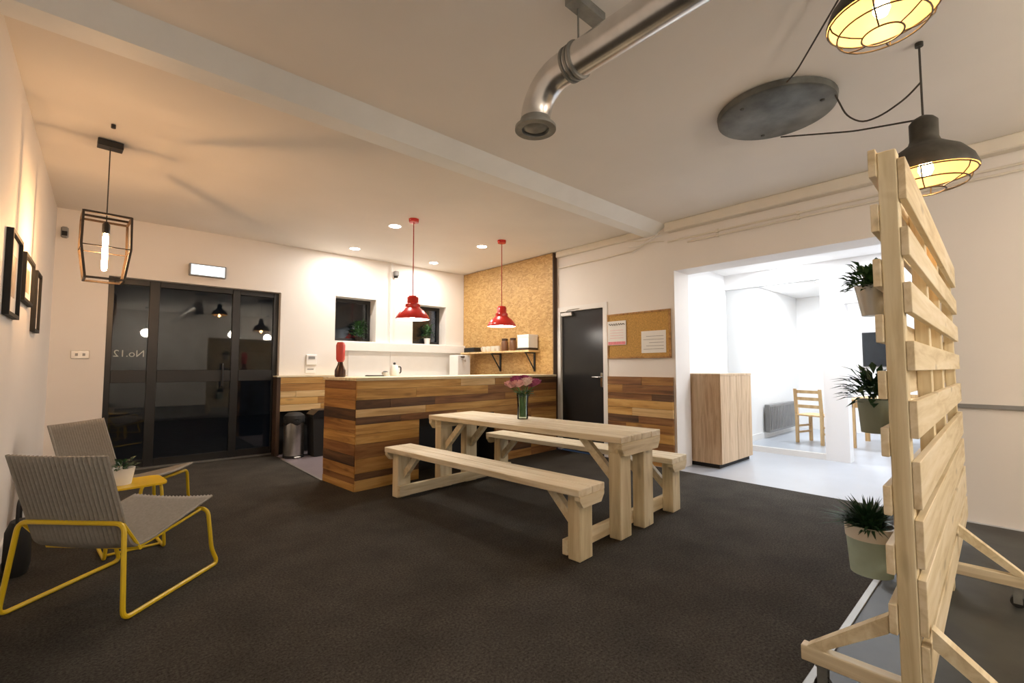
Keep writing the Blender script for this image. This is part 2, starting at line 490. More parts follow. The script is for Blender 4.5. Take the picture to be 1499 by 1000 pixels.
# square windows
for n, (x0, x1) in enumerate((W1, W2)):
    w = struct(bpy.data.objects.new('window_%d' % (n + 1), None)); COL.objects.link(w)
    w['label'] = ('small square black framed window nearer the entrance', 'small square black framed window beside the strand board')[n]
    y0, y1 = YB + 0.22, YB + 0.28
    b = MB()
    t = 0.055
    b.box(x0, x0 + t, y0, y1, WZ0, WZ1).box(x1 - t, x1, y0, y1, WZ0, WZ1)
    b.box(x0 + t, x1 - t, y0, y1, WZ0, WZ0 + t).box(x0 + t, x1 - t, y0, y1, WZ1 - t, WZ1)
    b.build('window_frame', 'black', w)
    MB().box(x0 + t, x1 - t, y0 + 0.025, y0 + 0.032, WZ0 + t, WZ1 - t).build('pane', 'glass', w)

# black door in the right wall
d2 = struct(bpy.data.objects.new('door_2', None)); COL.objects.link(d2)
d2['label'] = 'plain black door in the right wall'
MB().box(XR + 0.03, XR + 0.075, BY0 + 0.03, BY1 - 0.03, 0.005, BZ - 0.03).build('door_leaf', 'door_black', d2)
b = MB()
b.box(XR - 0.015, XR + 0.10, BY0 - 0.04, BY0 + 0.03, 0, BZ + 0.04).box(XR - 0.015, XR + 0.10, BY1 - 0.03, BY1 + 0.03, 0, BZ + 0.04)
b.box(XR - 0.015, XR + 0.10, BY0 + 0.03, BY1 - 0.03, BZ - 0.03, BZ + 0.04)
b.build('door_frame', 'white', d2)
hp = MB().box(XR + 0.022, XR + 0.03, BY0 + 0.07, BY0 + 0.11, 0.93, 1.13, bev=0.003).build('handle_plate', 'chrome', d2)
b = MB(); b.tube(fillet([(XR + 0.03, BY0 + 0.09, 1.07), (XR - 0.03, BY0 + 0.09, 1.07), (XR - 0.03, BY0 + 0.21, 1.07)], 0.02), 0.010)
b.build('handle', 'chrome', d2, True)
dc = MB().box(XR - 0.03, XR + 0.03, BY1 - 0.26, BY1 - 0.05, BZ - 0.10, BZ - 0.045, bev=0.006).build('door_closer', 'steel', d2)
b = MB(); b.tube([(XR - 0.01, BY1 - 0.12, BZ - 0.045), (XR - 0.10, BY1 - 0.25, BZ - 0.03), (XR - 0.01, BY1 - 0.40, BZ - 0.005)], 0.007, 6)
b.build('closer_arm', 'steel', dc)
MB().box(XR + 0.076, XR + 0.30, BY0, BY1, 0, BZ).build('door_backing', 'matt_black', d2)

# ------------------------------------------------------------------ planks
PL = ['pl_yel', 'pl_amb', 'pl_brn', 'pl_drk', 'pl_pal']
def plank_x(parent, x0, x1, yf, z0, z1, mat, th=0.02):
    """a plank lying along x whose show face is at yf (facing -y)"""
    j = random.uniform(0, 0.006)
    return MB().box(x0 + .0015, x1 - .0015, yf - j, yf + th, z0 + .0015, z1 - .0015).build('plank', mat, parent, center=True)
def plank_rows(parent, x0, x1, yf, rows):
    for z0, z1, segs in rows:
        for u0, u1, m in segs:
            plank_x(parent, x0 + (x1 - x0) * u0, x0 + (x1 - x0) * u1, yf, z0, z1, m)

# bar -----------------------------------------------------------------------
BR = R(4.8)
bar = thing('bar_counter', 'reclaimed plank-clad bar counter below the red pendants', 'bar', (1.855, 4.33, 0), BR)
BL, BD, BH = 3.165, 0.70, 1.10
b = MB()
b.box(0.03, BL - 0.01, 0.30, BD - 0.02, 0.0, BH - 0.03)
b.box(0.03, 0.74, 0.03, 0.30, 0.0, BH - 0.03).box(1.90, BL - 0.01, 0.03, 0.30, 0.0, BH - 0.03)
b.box(0.74, 1.90, 0.03, 0.30, 0.64, BH - 0.03)
b.build('carcass', 'matt_black', bar)
MB().box(-0.012, BL, -0.012, BD + 0.012, BH - 0.03, BH, bev=0.003).build('worktop', 'pine', bar)
Y_, A_, N_, D_, P_ = PL
top_rows = [
    (0.985, 1.07, [(0, .42, Y_), (.42, .60, P_), (.60, .83, A_), (.83, 1, D_)]),
    (0.88, 0.985, [(0, .22, Y_), (.22, .56, Y_), (.56, .82, N_), (.82, 1, N_)]),
    (0.79, 0.88, [(0, .12, D_), (.12, .30, D_), (.30, .66, N_), (.66, 1, A_)]),
    (0.71, 0.79, [(0, .26, P_), (.26, .72, Y_), (.72, 1, Y_)]),
    (0.64, 0.71, [(0, .16, D_), (.16, .40, N_), (.40, .75, A_), (.75, 1, N_)])]
plank_rows(bar, 0, BL, 0.0, top_rows)
low = [(0.545, 0.64, Y_, A_), (0.45, 0.545, Y_, N_), (0.31, 0.45, N_, A_), (0.17, 0.31, A_, N_), (0.105, 0.17, D_, D_), (0.0, 0.105, Y_, A_)]
for z0, z1, m1, m2 in low:
    plank_x(bar, 0, 0.74, 0.0, z0, z1, m1)
    plank_x(bar, 1.90, 2.60, 0.0, z0, z1, m2); plank_x(bar, 2.60, BL, 0.0, z0, z1, random.choice([A_, N_, Y_]))
# end of the bar (faces the entrance): short planks lying along local y
side = [(0.985, 1.07, N_), (0.88, 0.985, A_), (0.79, 0.88, A_), (0.68, 0.79, D_), (0.56, 0.68, A_), (0.45, 0.56, Y_),
        (0.34, 0.45, N_), (0.24, 0.34, D_), (0.13, 0.24, A_), (0.07, 0.13, N_), (0.0, 0.07, Y_)]
for z0, z1, m in side:
    j = random.uniform(0, 0.006)
    o = MB().box(0.0015, BD - 0.022, -0.02, j, z0 + .0015, z1 - .0015).build('plank', m, bar, center=True)
    lo = Vector(o.location)
    o.rotation_euler = (0, 0, R(90)); o.location = (-lo.y + 0.0, lo.x + 0.01, lo.z)
# cladding on the right wall (child planks run along y) ----------------------
def clad_right(x, y0, y1, rows, label):
    t = thing('plank_cladding', label, 'wall cladding', (x, y0, 0), R(90))
    # local x runs along world +y, show face looks along world -x  (local +y)
    for z0, z1, segs in rows:
        for u0, u1, m in segs:
            L = y1 - y0
            j = random.uniform(0, 0.006)
            MB().box(u0 * L + .0015, u1 * L - .0015, -0.02, 0.004 + j, z0 + .0015, z1 - .0015).build('plank', m, t, center=True)
    return t
clad_right(XR - 0.021, 2.77, 3.715, [
    (0.98, 1.085, [(0, .45, A_), (.45, 1, N_)]), (0.87, 0.98, [(0, .75, N_), (.75, 1, A_)]), (0.79, 0.87, [(0, .3, D_), (.3, 1, N_)]),
    (0.69, 0.79, [(0, 1, Y_)]), (0.59, 0.69, [(0, .6, P_), (.6, 1, Y_)]), (0.50, 0.59, [(0, .5, N_), (.5, 1, D_)]),
    (0.39, 0.50, [(0, .7, A_), (.7, 1, N_)]), (0.28, 0.39, [(0, .4, Y_), (.4, 1, A_)]), (0.17, 0.28, [(0, 1, N_)]), (0.0, 0.17, [(0, .55, A_), (.55, 1, Y_)])],
    'reclaimed plank cladding below the cork board')
# shallow plank-clad box by the entrance with a dark niche for bins ----------
bx = thing('plank_box', 'shallow plank-clad box over the bins beside the entrance', 'wall cladding', (1.78, 6.76, 0))
MB().box(0, 0.045, 0.0, 0.185, 0, 1.07).build('side_panel', 'dark_brown', bx)
MB().box(0.045, 0.95, 0.16, 0.185, 0.0, 0.60).build('back_panel', 'matt_black', bx)
MB().box(-0.005, 0.96, -0.015, 0.188, 1.07, 1.09).build('top_board', 'pine', bx)
plank_rows(bx, 0.045, 0.95, 0.0, [
    (0.98, 1.07, [(0, 1, Y_)]), (0.875, 0.98, [(0, .7, A_), (.7, 1, N_)]), (0.79, 0.875, [(0, .22, P_), (.22, 1, P_)]),
    (0.69, 0.79, [(0, .55, Y_), (.55, 1, A_)]), (0.60, 0.69, [(0, .6, P_), (.6, 1, Y_)])])
# bins
bn = thing('pedal_bin', 'round brushed steel pedal bin with black bag at the rim', 'bin', (1.955, 6.56, 0))
MB().lathe([(0, 0.03), (0.125, 0.03), (0.128, 0.05), (0.128, 0.50), (0.118, 0.50), (0.118, 0.06), (0, 0.06)], 28).build('body', 'steel', bn, True)
MB().lathe([(0, 0), (0.132, 0), (0.132, 0.035), (0, 0.035)], 28).build('base', 'rubber', bn, True)
b = MB(); b.lathe([(0.119, 0.42), (0.131, 0.46), (0.133, 0.505), (0.12, 0.53), (0.10, 0.52), (0.095, 0.40)], 28)
for v in b.bm.verts:
    k = math.sin(math.atan2(v.co.y, v.co.x) * 5) * 0.018
    v.co.z += k
b.build('bin_bag', 'matt_black', bn, True)
MB().lathe([(0, 0.52), (0.134, 0.515), (0.125, 0.56), (0.08, 0.595), (0, 0.605)], 28).build('lid', 'matt_black', bn, True)
MB().box(-0.04, 0.04, -0.17, -0.12, 0.01, 0.03, bev=0.004).build('pedal', 'steel', bn)
bb = thing('plastic_bin', 'tall black plastic bin beside the steel pedal bin', 'bin', (2.30, 6.50, 0.004))
MB().prism([(-0.14, 0), (0.14, 0), (0.16, 0.52), (-0.16, 0.52)], 0.26, 'y', -0.13).build('body', 'matt_black', bb)
MB().prism([(-0.17, 0.52), (0.17, 0.52), (0.165, 0.56), (0.10, 0.62), (-0.10, 0.62), (-0.165, 0.56)], 0.29, 'y', -0.145).build('lid', 'black', bb)

# kitchen run on the back wall (mostly hidden by the bar) ---------------------
kc = thing('kitchen_unit', 'white kitchen unit under the square windows', 'cabinet', (2.85, 6.36, 0))
MB().box(0, 2.14, 0.02, 0.57, 0.10, 0.88).build('body', 'white', kc)
MB().box(0, 2.14, 0.06, 0.57, 0, 0.10).build('plinth', 'plastic_grey', kc)
for k in range(4):
    dr = MB().box(0.005 + k * 0.535, 0.53 + k * 0.535, 0.0, 0.02, 0.11, 0.875, bev=0.003).build('door', 'white', kc)
    MB().box(0.47 + k * 0.535, 0.485 + k * 0.535, -0.02, 0.0, 0.68, 0.83).build('handle', 'steel', dr)
tag(MB().box(2.83, 5.0, 6.33, 6.94, 0.88, 0.92, bev=0.004).build('kitchen_worktop', 'cream'), 'pale worktop along the kitchen unit', 'worktop')
struct(MB().box(2.83, 3.53, 6.936, 6.949, 0.92, 1.46).build('trim_8', 'white'), 'white splashback panel nearer the entrance')
struct(MB().box(3.535, 5.0, 6.936, 6.949, 0.92, 1.46).build('trim_9', 'white'), 'white splashback panel beside the strand board')

# strand board wall panel
op = tag(MB().box(5.02, 5.095, 4.66, 6.94, 0.0, 2.94).build('strand_board_panel', 'osb'), 'tall golden strand board panel beside the black door', 'wall panel')
MB().box(5.018, 5.096, 4.640, 4.66, 0.0, 2.94).build('edge_strip', 'dark_brown', op)

# ------------------------------------------------------------------ shelf on the strand board
sh = thing('wall_shelf', 'wooden wall shelf on black brackets over the bar', 'shelf', (5.016, 4.93, 1.44))
MB().box(-0.24, 0.0, 0, 1.76, 0, 0.028, bev=0.003).build('board', 'pl_pal', sh)
for yy in (0.11, 0.93):
    b = MB()
    b.box(-0.02, 0.0, yy - 0.015, yy + 0.015, -0.30, 0).box(-0.21, -0.02, yy - 0.015, yy + 0.015, -0.02, 0)
    b.tube([(-0.012, yy, -0.28), (-0.20, yy, -0.012)], 0.011, 6)
    b.build('bracket', 'black', sh)
SZ = 1.469
t = thing('storage_box', 'white box on the shelf nearest the black door', 'box', (4.90, 5.07, SZ + 0.035))
MB().box(-0.10, 0.10, -0.11, 0.14, 0, 0.20, bev=0.004).build('body', 'white', t); MB().box(-0.103, 0.103, -0.113, 0.143, 0.165, 0.205, bev=0.003).build('lid', 'paper', t)
t = thing('flat_case', 'flat dark case under the white box on the shelf', 'box', (4.90, 5.08, SZ))
MB().box(-0.105, 0.10, -0.12, 0.15, 0, 0.02, bev=0.003).build('body', 'dark_brown', t); MB().box(-0.107, 0.102, -0.122, 0.152, 0.02, 0.034, bev=0.003).build('lid', 'black', t)
for yy, lb in ((5.40, 'brown storage jar beside the white box on the shelf'), (5.60, 'brown storage jar next to the white mugs on the shelf')):
    t = thing('storage_jar', lb, 'jar', (4.88, yy, SZ), 0, 'brown jars on the shelf')
    MB().lathe([(0, 0), (0.055, 0), (0.06, 0.02), (0.06, 0.14), (0.045, 0.17), (0, 0.17)], 18).build('body', 'jar', t, True)
    MB().lathe([(0, 0.17), (0.05, 0.17), (0.05, 0.205), (0, 0.21)], 18).build('lid', 'dark_brown', t, True)
for k, (yy, lb) in enumerate(((5.76, 'first white mug beside the jars on the shelf'), (5.88, 'second white mug from the jars on the shelf'), (6.00, 'third white mug from the jars on the shelf'), (6.12, 'white mug at the far end of the shelf'))):
    t = thing('mug', lb, 'mug', (4.87, yy, SZ), 0, 'white mugs on the shelf')
    MB().lathe([(0, 0), (0.038, 0), (0.042, 0.01), (0.042, 0.09), (0.037, 0.09), (0.036, 0.012), (0, 0.012)], 18).build('body', 'cream', t, True)
    b = MB(); b.tube(fillet([(-0.04, 0, 0.075), (-0.072, 0, 0.07), (-0.072, 0, 0.025), (-0.04, 0, 0.02)], 0.02), 0.006, 6); b.build('handle', 'cream', t, True)
t = thing('speaker_box', 'low black speaker at the window end of the shelf', 'speaker', (4.90, 6.50, SZ))
MB().box(-0.07, 0.088, -0.14, 0.16, 0, 0.085, bev=0.006).build('body', 'black', t); MB().box(-0.076, -0.07, -0.13, 0.15, 0.01, 0.075).build('grille', 'matt_black', t)

# ------------------------------------------------------------------ things on the bar and kitchen worktop
def bar_pt(u, v): return (1.855 + u * math.cos(BR) - v * math.sin(BR), 4.33 + u * math.sin(BR) + v * math.cos(BR), 1.101)
t = thing('soap_bottle', 'dark brown bottle with tall red top on the bar end', 'bottle', bar_pt(0.085, 0.52))
MB().lathe([(0, 0), (0.052, 0), (0.056, 0.02), (0.056, 0.07), (0.03, 0.13), (0.024, 0.16), (0, 0.16)], 18).build('body', 'brown_glass', t, True)
MB().lathe([(0, 0.16), (0.03, 0.16), (0.044, 0.19), (0.047, 0.34), (0.035, 0.37), (0, 0.375)], 18).build('top', 'red_soft', t, True)
t = thing('tablet_stand', 'thin dark tablet lying flat on the bar', 'tablet', bar_pt(0.55, 0.62))
MB().box(-0.09, 0.09, -0.06, 0.06, 0, 0.012, bev=0.003).build('body', 'black', t); MB().box(-0.08, 0.08, -0.05, 0.05, 0.012, 0.014).build('display', 'screen', t)
t = thing('coffee_pot', 'white coffee pot with black spout on the bar', 'pot', bar_pt(0.80, 0.60))
MB().lathe([(0, 0), (0.05, 0), (0.058, 0.03), (0.05, 0.09), (0.036, 0.13), (0, 0.135)], 18).build('body', 'white', t, True)
b = MB(); b.tube(fillet([(0.04, 0, 0.11), (0.085, 0, 0.11), (0.085, 0, 0.04), (0.05, 0, 0.03)], 0.02), 0.008, 6); b.build('handle', 'black', t, True)
b = MB(); b.lathe([(0, 0.135), (0.012, 0.135), (0.018, 0.155), (0, 0.165)], 12); b.build('knob', 'black', t, True)
t = thing('sugar_bowl', 'small white bowl with dark lid beside the coffee pot', 'bowl', bar_pt(0.69, 0.62))
MB().lathe([(0, 0), (0.03, 0), (0.042, 0.03), (0.042, 0.045), (0, 0.045)], 16).build('body', 'white', t, True)
MB().lathe([(0, 0.045), (0.036, 0.045), (0.02, 0.06), (0, 0.062)], 16).build('lid', 'black', t, True)
t = thing('water_boiler', 'white water boiler with black tap below the far window', 'boiler', (4.72, 6.60, 0.921))
MB().box(-0.14, 0.14, -0.10, 0.16, 0, 0.50, bev=0.012).build('body', 'white', t)
b = MB(); b.tube(fillet([(-0.05, -0.10, 0.42), (-0.05, -0.17, 0.44), (-0.05, -0.20, 0.38)], 0.03), 0.014, 8); b.build('tap', 'chrome', t, True)
MB().box(-0.08, -0.02, -0.15, -0.10, 0.455, 0.48, bev=0.004).build('lever', 'black', t)
MB().box(-0.10, 0.10, -0.20, -0.10, 0, 0.03, bev=0.004).build('drip_tray', 'black', t)

# thermostat, switch, exit sign on the back wall
t = thing('intercom_panel', 'white wall panel with small dark display above the bins', 'control panel', (2.28, 6.949, 1.24))
MB().box(-0.075, 0.075, -0.03, 0, 0, 0.15, bev=0.006).build('body', 'white', t); MB().box(-0.045, 0.045, -0.034, -0.03, 0.085, 0.125).build('display', 'plastic_grey', t)
t = thing('wall_socket', 'white double socket below the wall panel', 'socket', (2.27, 6.949, 1.12))
MB().box(-0.073, 0.073, -0.012, 0, 0, 0.086, bev=0.004).build('plate', 'white', t); MB().box(-0.045, 0.045, -0.014, -0.012, 0.05, 0.065).build('switch', 'plastic_grey', t)
t = thing('light_switch', 'grey metal light switch left of the entrance', 'switch', (-0.185, 6.949, 1.30))
MB().box(-0.075, 0.075, -0.012, 0, 0, 0.09, bev=0.004).build('plate', 'steel', t)
for k in (-0.03, 0.03): MB().box(k - 0.012, k + 0.012, -0.018, -0.012, 0.03, 0.06).build('rocker', 'plastic_grey', t)
t = thing('exit_sign', 'glowing exit sign box above the entrance doors', 'sign', (0.965, 6.949, 2.36))
MB().box(-0.20, 0.20, -0.06, 0, 0, 0.155, bev=0.006).build('housing', 'plastic_grey', t)
MB().box(-0.18, 0.18, -0.066, -0.06, 0.015, 0.14).build('panel', 'sign_glow', t)
t = thing('alarm_sensor', 'small grey motion sensor high in the left corner', 'sensor', (-0.36, 6.949, 2.62))
MB().box(-0.03, 0.03, -0.05, 0, 0, 0.12, bev=0.012).build('body', 'plastic_grey', t); MB().box(-0.022, 0.022, -0.053, -0.05, 0.02, 0.07).build('lens', 'matt_black', t)
t = thing('wall_camera', 'small grey camera high between the square windows', 'camera', (3.60, 6.949, 2.70))
MB().box(-0.04, 0.04, -0.09, 0, 0.03, 0.11, bev=0.012).build('body', 'plastic_grey', t); MB().lathe([(0, 0), (0.03, 0.0), (0.035, 0.03), (0, 0.03)], 14, (0, -0.045, 0)).build('lens', 'matt_black', t, True)
t = thing('potted_plant', 'little plant in white pot in the window beside the strand board', 'plant', (4.33, 7.10, WZ0))
MB().lathe([(0, 0), (0.045, 0), (0.06, 0.11), (0.052, 0.11), (0.045, 0.09), (0, 0.09)], 18).build('pot', 'white', t, True)
def foliage(n, rad, hgt, lw, ll, spiky=False, seed=1, droop=0.5, ymin=-9, ymax=9):
    rnd = random.Random(seed); b = MB()
    for k in range(n):
        a = rnd.uniform(0, 2 * math.pi); r0 = rnd.uniform(0, rad * 0.5)
        if spiky: el = rnd.uniform(0.35, 1.45)
        else: el = rnd.uniform(-0.1, 1.3)
        d = Vector((math.cos(a) * math.cos(el), math.sin(a) * math.cos(el), math.sin(el)))
        base = Vector((math.cos(a) * r0, math.sin(a) * r0, 0 if spiky else rnd.uniform(0, hgt * 0.65)))
        L = ll * rnd.uniform(0.6, 1.1); w = lw * rnd.uniform(0.7, 1.2)
        if not spiky: base += d * rnd.uniform(0, rad * 0.7)
        s = d.cross(Vector((0, 0, 1)))
        if s.length < 1e-3: s = Vector((1, 0, 0))
        s.normalize(); up = s.cross(d)
        m1 = base + d * L * 0.5 + up * L * 0.06
        tip = base + d * L - Vector((0, 0, L * droop * 0.4))
        q = [base, m1 + s * w, tip, m1 - s * w]
        if min(p.y for p in q) < ymin or max(p.y for p in q) > ymax: continue
        vs = [b.bm.verts.new(p) for p in q] + [b.bm.verts.new(m1 - up * w * 0.25)]
        b.bm.faces.new([vs[0], vs[1], vs[4]]); b.bm.faces.new([vs[1], vs[2], vs[4]])
        b.bm.faces.new([vs[2], vs[3], vs[4]]); b.bm.faces.new([vs[3], vs[0], vs[4]])
    return b
o = foliage(110, 0.09, 0.28, 0.022, 0.10, seed=4, ymax=0.085).build('foliage', 'leaf', t, kind='stuff'); o.location.z = 0.10
t = thing('potted_plant', 'leafy plant behind the window nearer the entrance', 'plant', (3.06, 7.10, WZ0))
MB().lathe([(0, 0), (0.05, 0), (0.06, 0.08), (0.052, 0.08), (0.045, 0.07), (0, 0.07)], 18).build('pot', 'soil', t, True)
o = foliage(150, 0.10, 0.32, 0.025, 0.11, seed=9, ymax=0.085).build('foliage', 'leaf', t, kind='stuff'); o.location.z = 0.07

# ------------------------------------------------------------------ cork board and papers on the right wall
t = thing('cork_board', 'cork notice board with wooden frame beside the white jamb', 'notice board', (XR, 2.79, 1.32))
MB().box(-0.018, -0.001, 0.02, 0.90, 0.02, 0.575).build('cork_sheet', 'cork', t)
b = MB(); b.box(-0.026, -0.001, 0, 0.92, 0, 0.02).box(-0.026, -0.001, 0, 0.92, 0.575, 0.595).box(-0.026, -0.001, 0, 0.02, 0.02, 0.575).box(-0.026, -0.001, 0.90, 0.92, 0.02, 0.575)
b.build('frame', 'pl_amb', t)
t = tag(MB().box(XR - 0.021, XR - 0.019, 2.85, 3.19, 1.385, 1.66).build('notice_sheet', 'paper'), 'pale notice sheet pinned low on the cork board', 'paper')
for k in range(5): MB().box(XR - 0.0225, XR - 0.021, 2.88, 3.16 - (k % 3) * 0.04, 1.43 + k * 0.04, 1.435 + k * 0.04).build('print_line', 'plastic_grey', t)
t = tag(MB().box(XR - 0.030, XR - 0.028, 3.41, 3.70, 1.50, 1.82).build('calendar', 'paper'), 'white calendar with pink picture hung over the cork board edge', 'calendar')
MB().box(XR - 0.032, XR - 0.030, 3.42, 3.69, 1.505, 1.545).build('picture', 'pink', t)
b = MB()
pts = [(XR - 0.031, 3.68 - 0.011 * k, 1.775 + 0.014 * math.sin(k * 1.9) + 0.004 * math.sin(k * 4.1)) for k in range(24)]
b.tube(pts, 0.004, 5); b.build('writing', 'ink', t)
for k in range(4): MB().box(XR - 0.0315, XR - 0.030, 3.45, 3.66, 1.59 + k * 0.035, 1.593 + k * 0.035).build('print_line', 'pink', t)
# conduits on the right wall
for z, y1, lb in ((2.735, 2.80, 'upper thin conduit along the right wall'), (2.685, 2.55, 'lower thin conduit along the right wall')):
    t = thing('conduit', lb, 'conduit', (XR, 0, z))
    b = MB(); b.tube([(-0.02, YN + 0.05, 0), (-0.02, y1, 0)], 0.011, 8); b.build('pipe', 'cornice', t, True)
    for yy in (-1.5, -0.3, 0.6, 1.4, 2.2): MB().box(-0.034, 0, yy - 0.012, yy + 0.012, -0.017, 0.017).build('clip', 'cornice', t)
t = thing('cable_bunch', 'loose cables drooping where beam meets right wall', 'cable', (XR, 2.8, 2.7))
for k in range(5):
    pts = [(-0.03 - 0.012 * k, 0.05 + 0.42 * s + 0.02 * k, 0.05 + 0.03 * k + 0.05 * math.sin(3.0 * s + k) - 0.06 * s) for s in [i / 8 for i in range(9)]]
    b = MB(); b.tube(pts, 0.006, 6); b.build('cable', 'white' if k % 2 else 'cornice', t, True)
b = MB(); b.tube([(-0.02, 0.45, 0.02), (-0.02, 1.0, 0.0), (-0.02, 1.8, 0.0)], 0.01, 8); b.build('conduit', 'cornice', t, True)

# ------------------------------------------------------------------ pictures on the left wall
for y0, y1, z0, z1, lb in ((3.78, 4.21, 1.50, 1.995, 'black framed picture nearest the camera on the left wall'),
                           (4.40, 4.92, 1.65, 1.975, 'middle and smallest of the black framed pictures'),
                           (5.12, 5.46, 1.485, 1.965, 'black framed picture furthest back on the left wall')):
    t = thing('picture_frame', lb, 'picture', (XL, y0, z0), 0, 'framed pictures on the left wall')
    w, h = y1 - y0, z1 - z0
    b = MB(); q = 0.022
    b.box(0.001, 0.03, 0, w, 0, q).box(0.001, 0.03, 0, w, h - q, h).box(0.001, 0.03, 0, q, q, h - q).box(0.001, 0.03, w - q, w, q, h - q)
    b.build('frame', 'matt_black', t)
    MB().box(0.001, 0.012, q, w - q, q, h - q).build('mount', 'paper', t)
    MB().box(0.012, 0.014, w * .25, w * .75, h * .25, h * .75).build('print', 'picture', t)

# ------------------------------------------------------------------ picnic table
pt = thing('picnic_table', 'pale pine walk-in picnic table with two attached benches', 'table', (2.965, 1.87, 0), R(4.6))
LT = 2.20
for k in range(4):
    x0 = -0.30 + k * 0.15
    MB().box(x0 + .002, x0 + .148, 0.0, LT, 0.675, 0.72, bev=0.004).build('tabletop_board', 'pine_y', pt, center=True)
for xs in (-0.80, 0.50):
    for k in range(2):
        MB().box(xs + k * 0.145 + .002, xs + k * 0.145 + .143, 0.0, LT, 0.415, 0.46, bev=0.004).build('seat_board', 'pine_y', pt, center=True)
for ye, sg in ((0.04, 1), (LT - 0.04, -1)):
    y0, y1 = (ye, ye + 0.095 * sg); y0, y1 = min(y0, y1), max(y0, y1)
    for x0, x1, h in ((-0.735, -0.595, 0.415), (-0.245, -0.095, 0.60), (0.095, 0.245, 0.60), (0.595, 0.735, 0.415)):
        MB().box(x0, x1, y0, y1, 0.0, h, bev=0.006).build('leg', 'pine_z', pt, center=True)
    # bearers with clipped ends under the boards
    ya = y0 - 0.045 if sg > 0 else y1
    ya = max(0.0, ya)
    MB().prism([(-0.29, 0.675), (-0.29, 0.64), (-0.25, 0.585), (0.25, 0.585), (0.29, 0.64), (0.29, 0.675)], 0.04, 'y', y0 - 0.041 if sg > 0 else y1 + 0.001).build('table_bearer', 'pine', pt, center=True)
    MB().box(-0.245, 0.245, y0, y1, 0.60, 0.675).build('table_head', 'pine', pt, center=True)
    for xc in (-0.655, 0.645):
        MB().prism([(xc - 0.135, 0.415), (xc - 0.135, 0.39), (xc - 0.10, 0.345), (xc + 0.10, 0.345), (xc + 0.135, 0.39), (xc + 0.135, 0.415)], 0.04, 'y', y0 - 0.041 if sg > 0 else y1 + 0.001).build('seat_bearer', 'pine', pt, center=True)
    # floor rail joining benches and table
    yr = y1 + 0.001 if sg > 0 else y0 - 0.041
    MB().box(-0.74, 0.74, yr, yr + 0.04, 0.02, 0.115, bev=0.004).build('floor_rail', 'pine', pt, center=True)
    # diagonal braces under table and seats, leaning inwards
    for xc, zt, run in ((-0.655, 0.415, 0.20), (0.645, 0.415, 0.20), (-0.17, 0.675, 0.26), (0.17, 0.675, 0.26)):
        ys = y1 if sg > 0 else y0
        p = [(ys, zt - run - 0.05), (ys, zt - run + 0.03), (ys + sg * (run - 0.03), zt - 0.001), (ys + sg * (run + 0.05), zt - 0.001)]
        MB().prism(p, 0.045, 'x', xc - 0.022).build('brace', 'pine', pt, center=True)

# vase and flowers on the table
def tab_pt(u, v, z=0.721):
    a = R(4.6)
    return Vector((2.965 + u * math.cos(a) - v * math.sin(a), 1.87 + u * math.sin(a) + v * math.cos(a), z))
vp = tab_pt(0.09, 1.26)
vz = thing('flower_vase', 'tall clear glass vase standing on the picnic table', 'vase', vp)
MB().lathe([(0, 0), (0.05, 0), (0.052, 0.01), (0.05, 0.12), (0.058, 0.235), (0.054, 0.235), (0.046, 0.12), (0.046, 0.02), (0, 0.02)], 20).build('glass_body', 'vase', vz, True)
MB().lathe([(0, 0.021), (0.045, 0.021), (0.045, 0.12), (0, 0.121)], 20).build('water', glass('vase_water', (0.85, 0.95, 0.88), 1.33), vz, True)
rnd = random.Random(3)
heads = []
for k in range(13):
    a = k * 2.4; rr = 0.025 + 0.105 * math.sqrt(k / 12)
    heads.append((rr * math.cos(a), rr * math.sin(a), 0.385 - rr * 0.55 + rnd.uniform(-0.015, 0.015)))
cols_f = ['petal_purple', 'petal_purple', 'petal_pink', 'petal_purple', 'petal_purple', 'petal_purple', 'petal_purple', 'petal_pale', 'petal_purple', 'petal_pink', 'petal_purple', 'petal_pale', 'petal_pink']
LF = {'petal_purple': 'purple rose in the glass vase bouquet', 'petal_pink': 'pink rose in the glass vase bouquet', 'petal_pale': 'pale blush rose in the glass vase bouquet'}
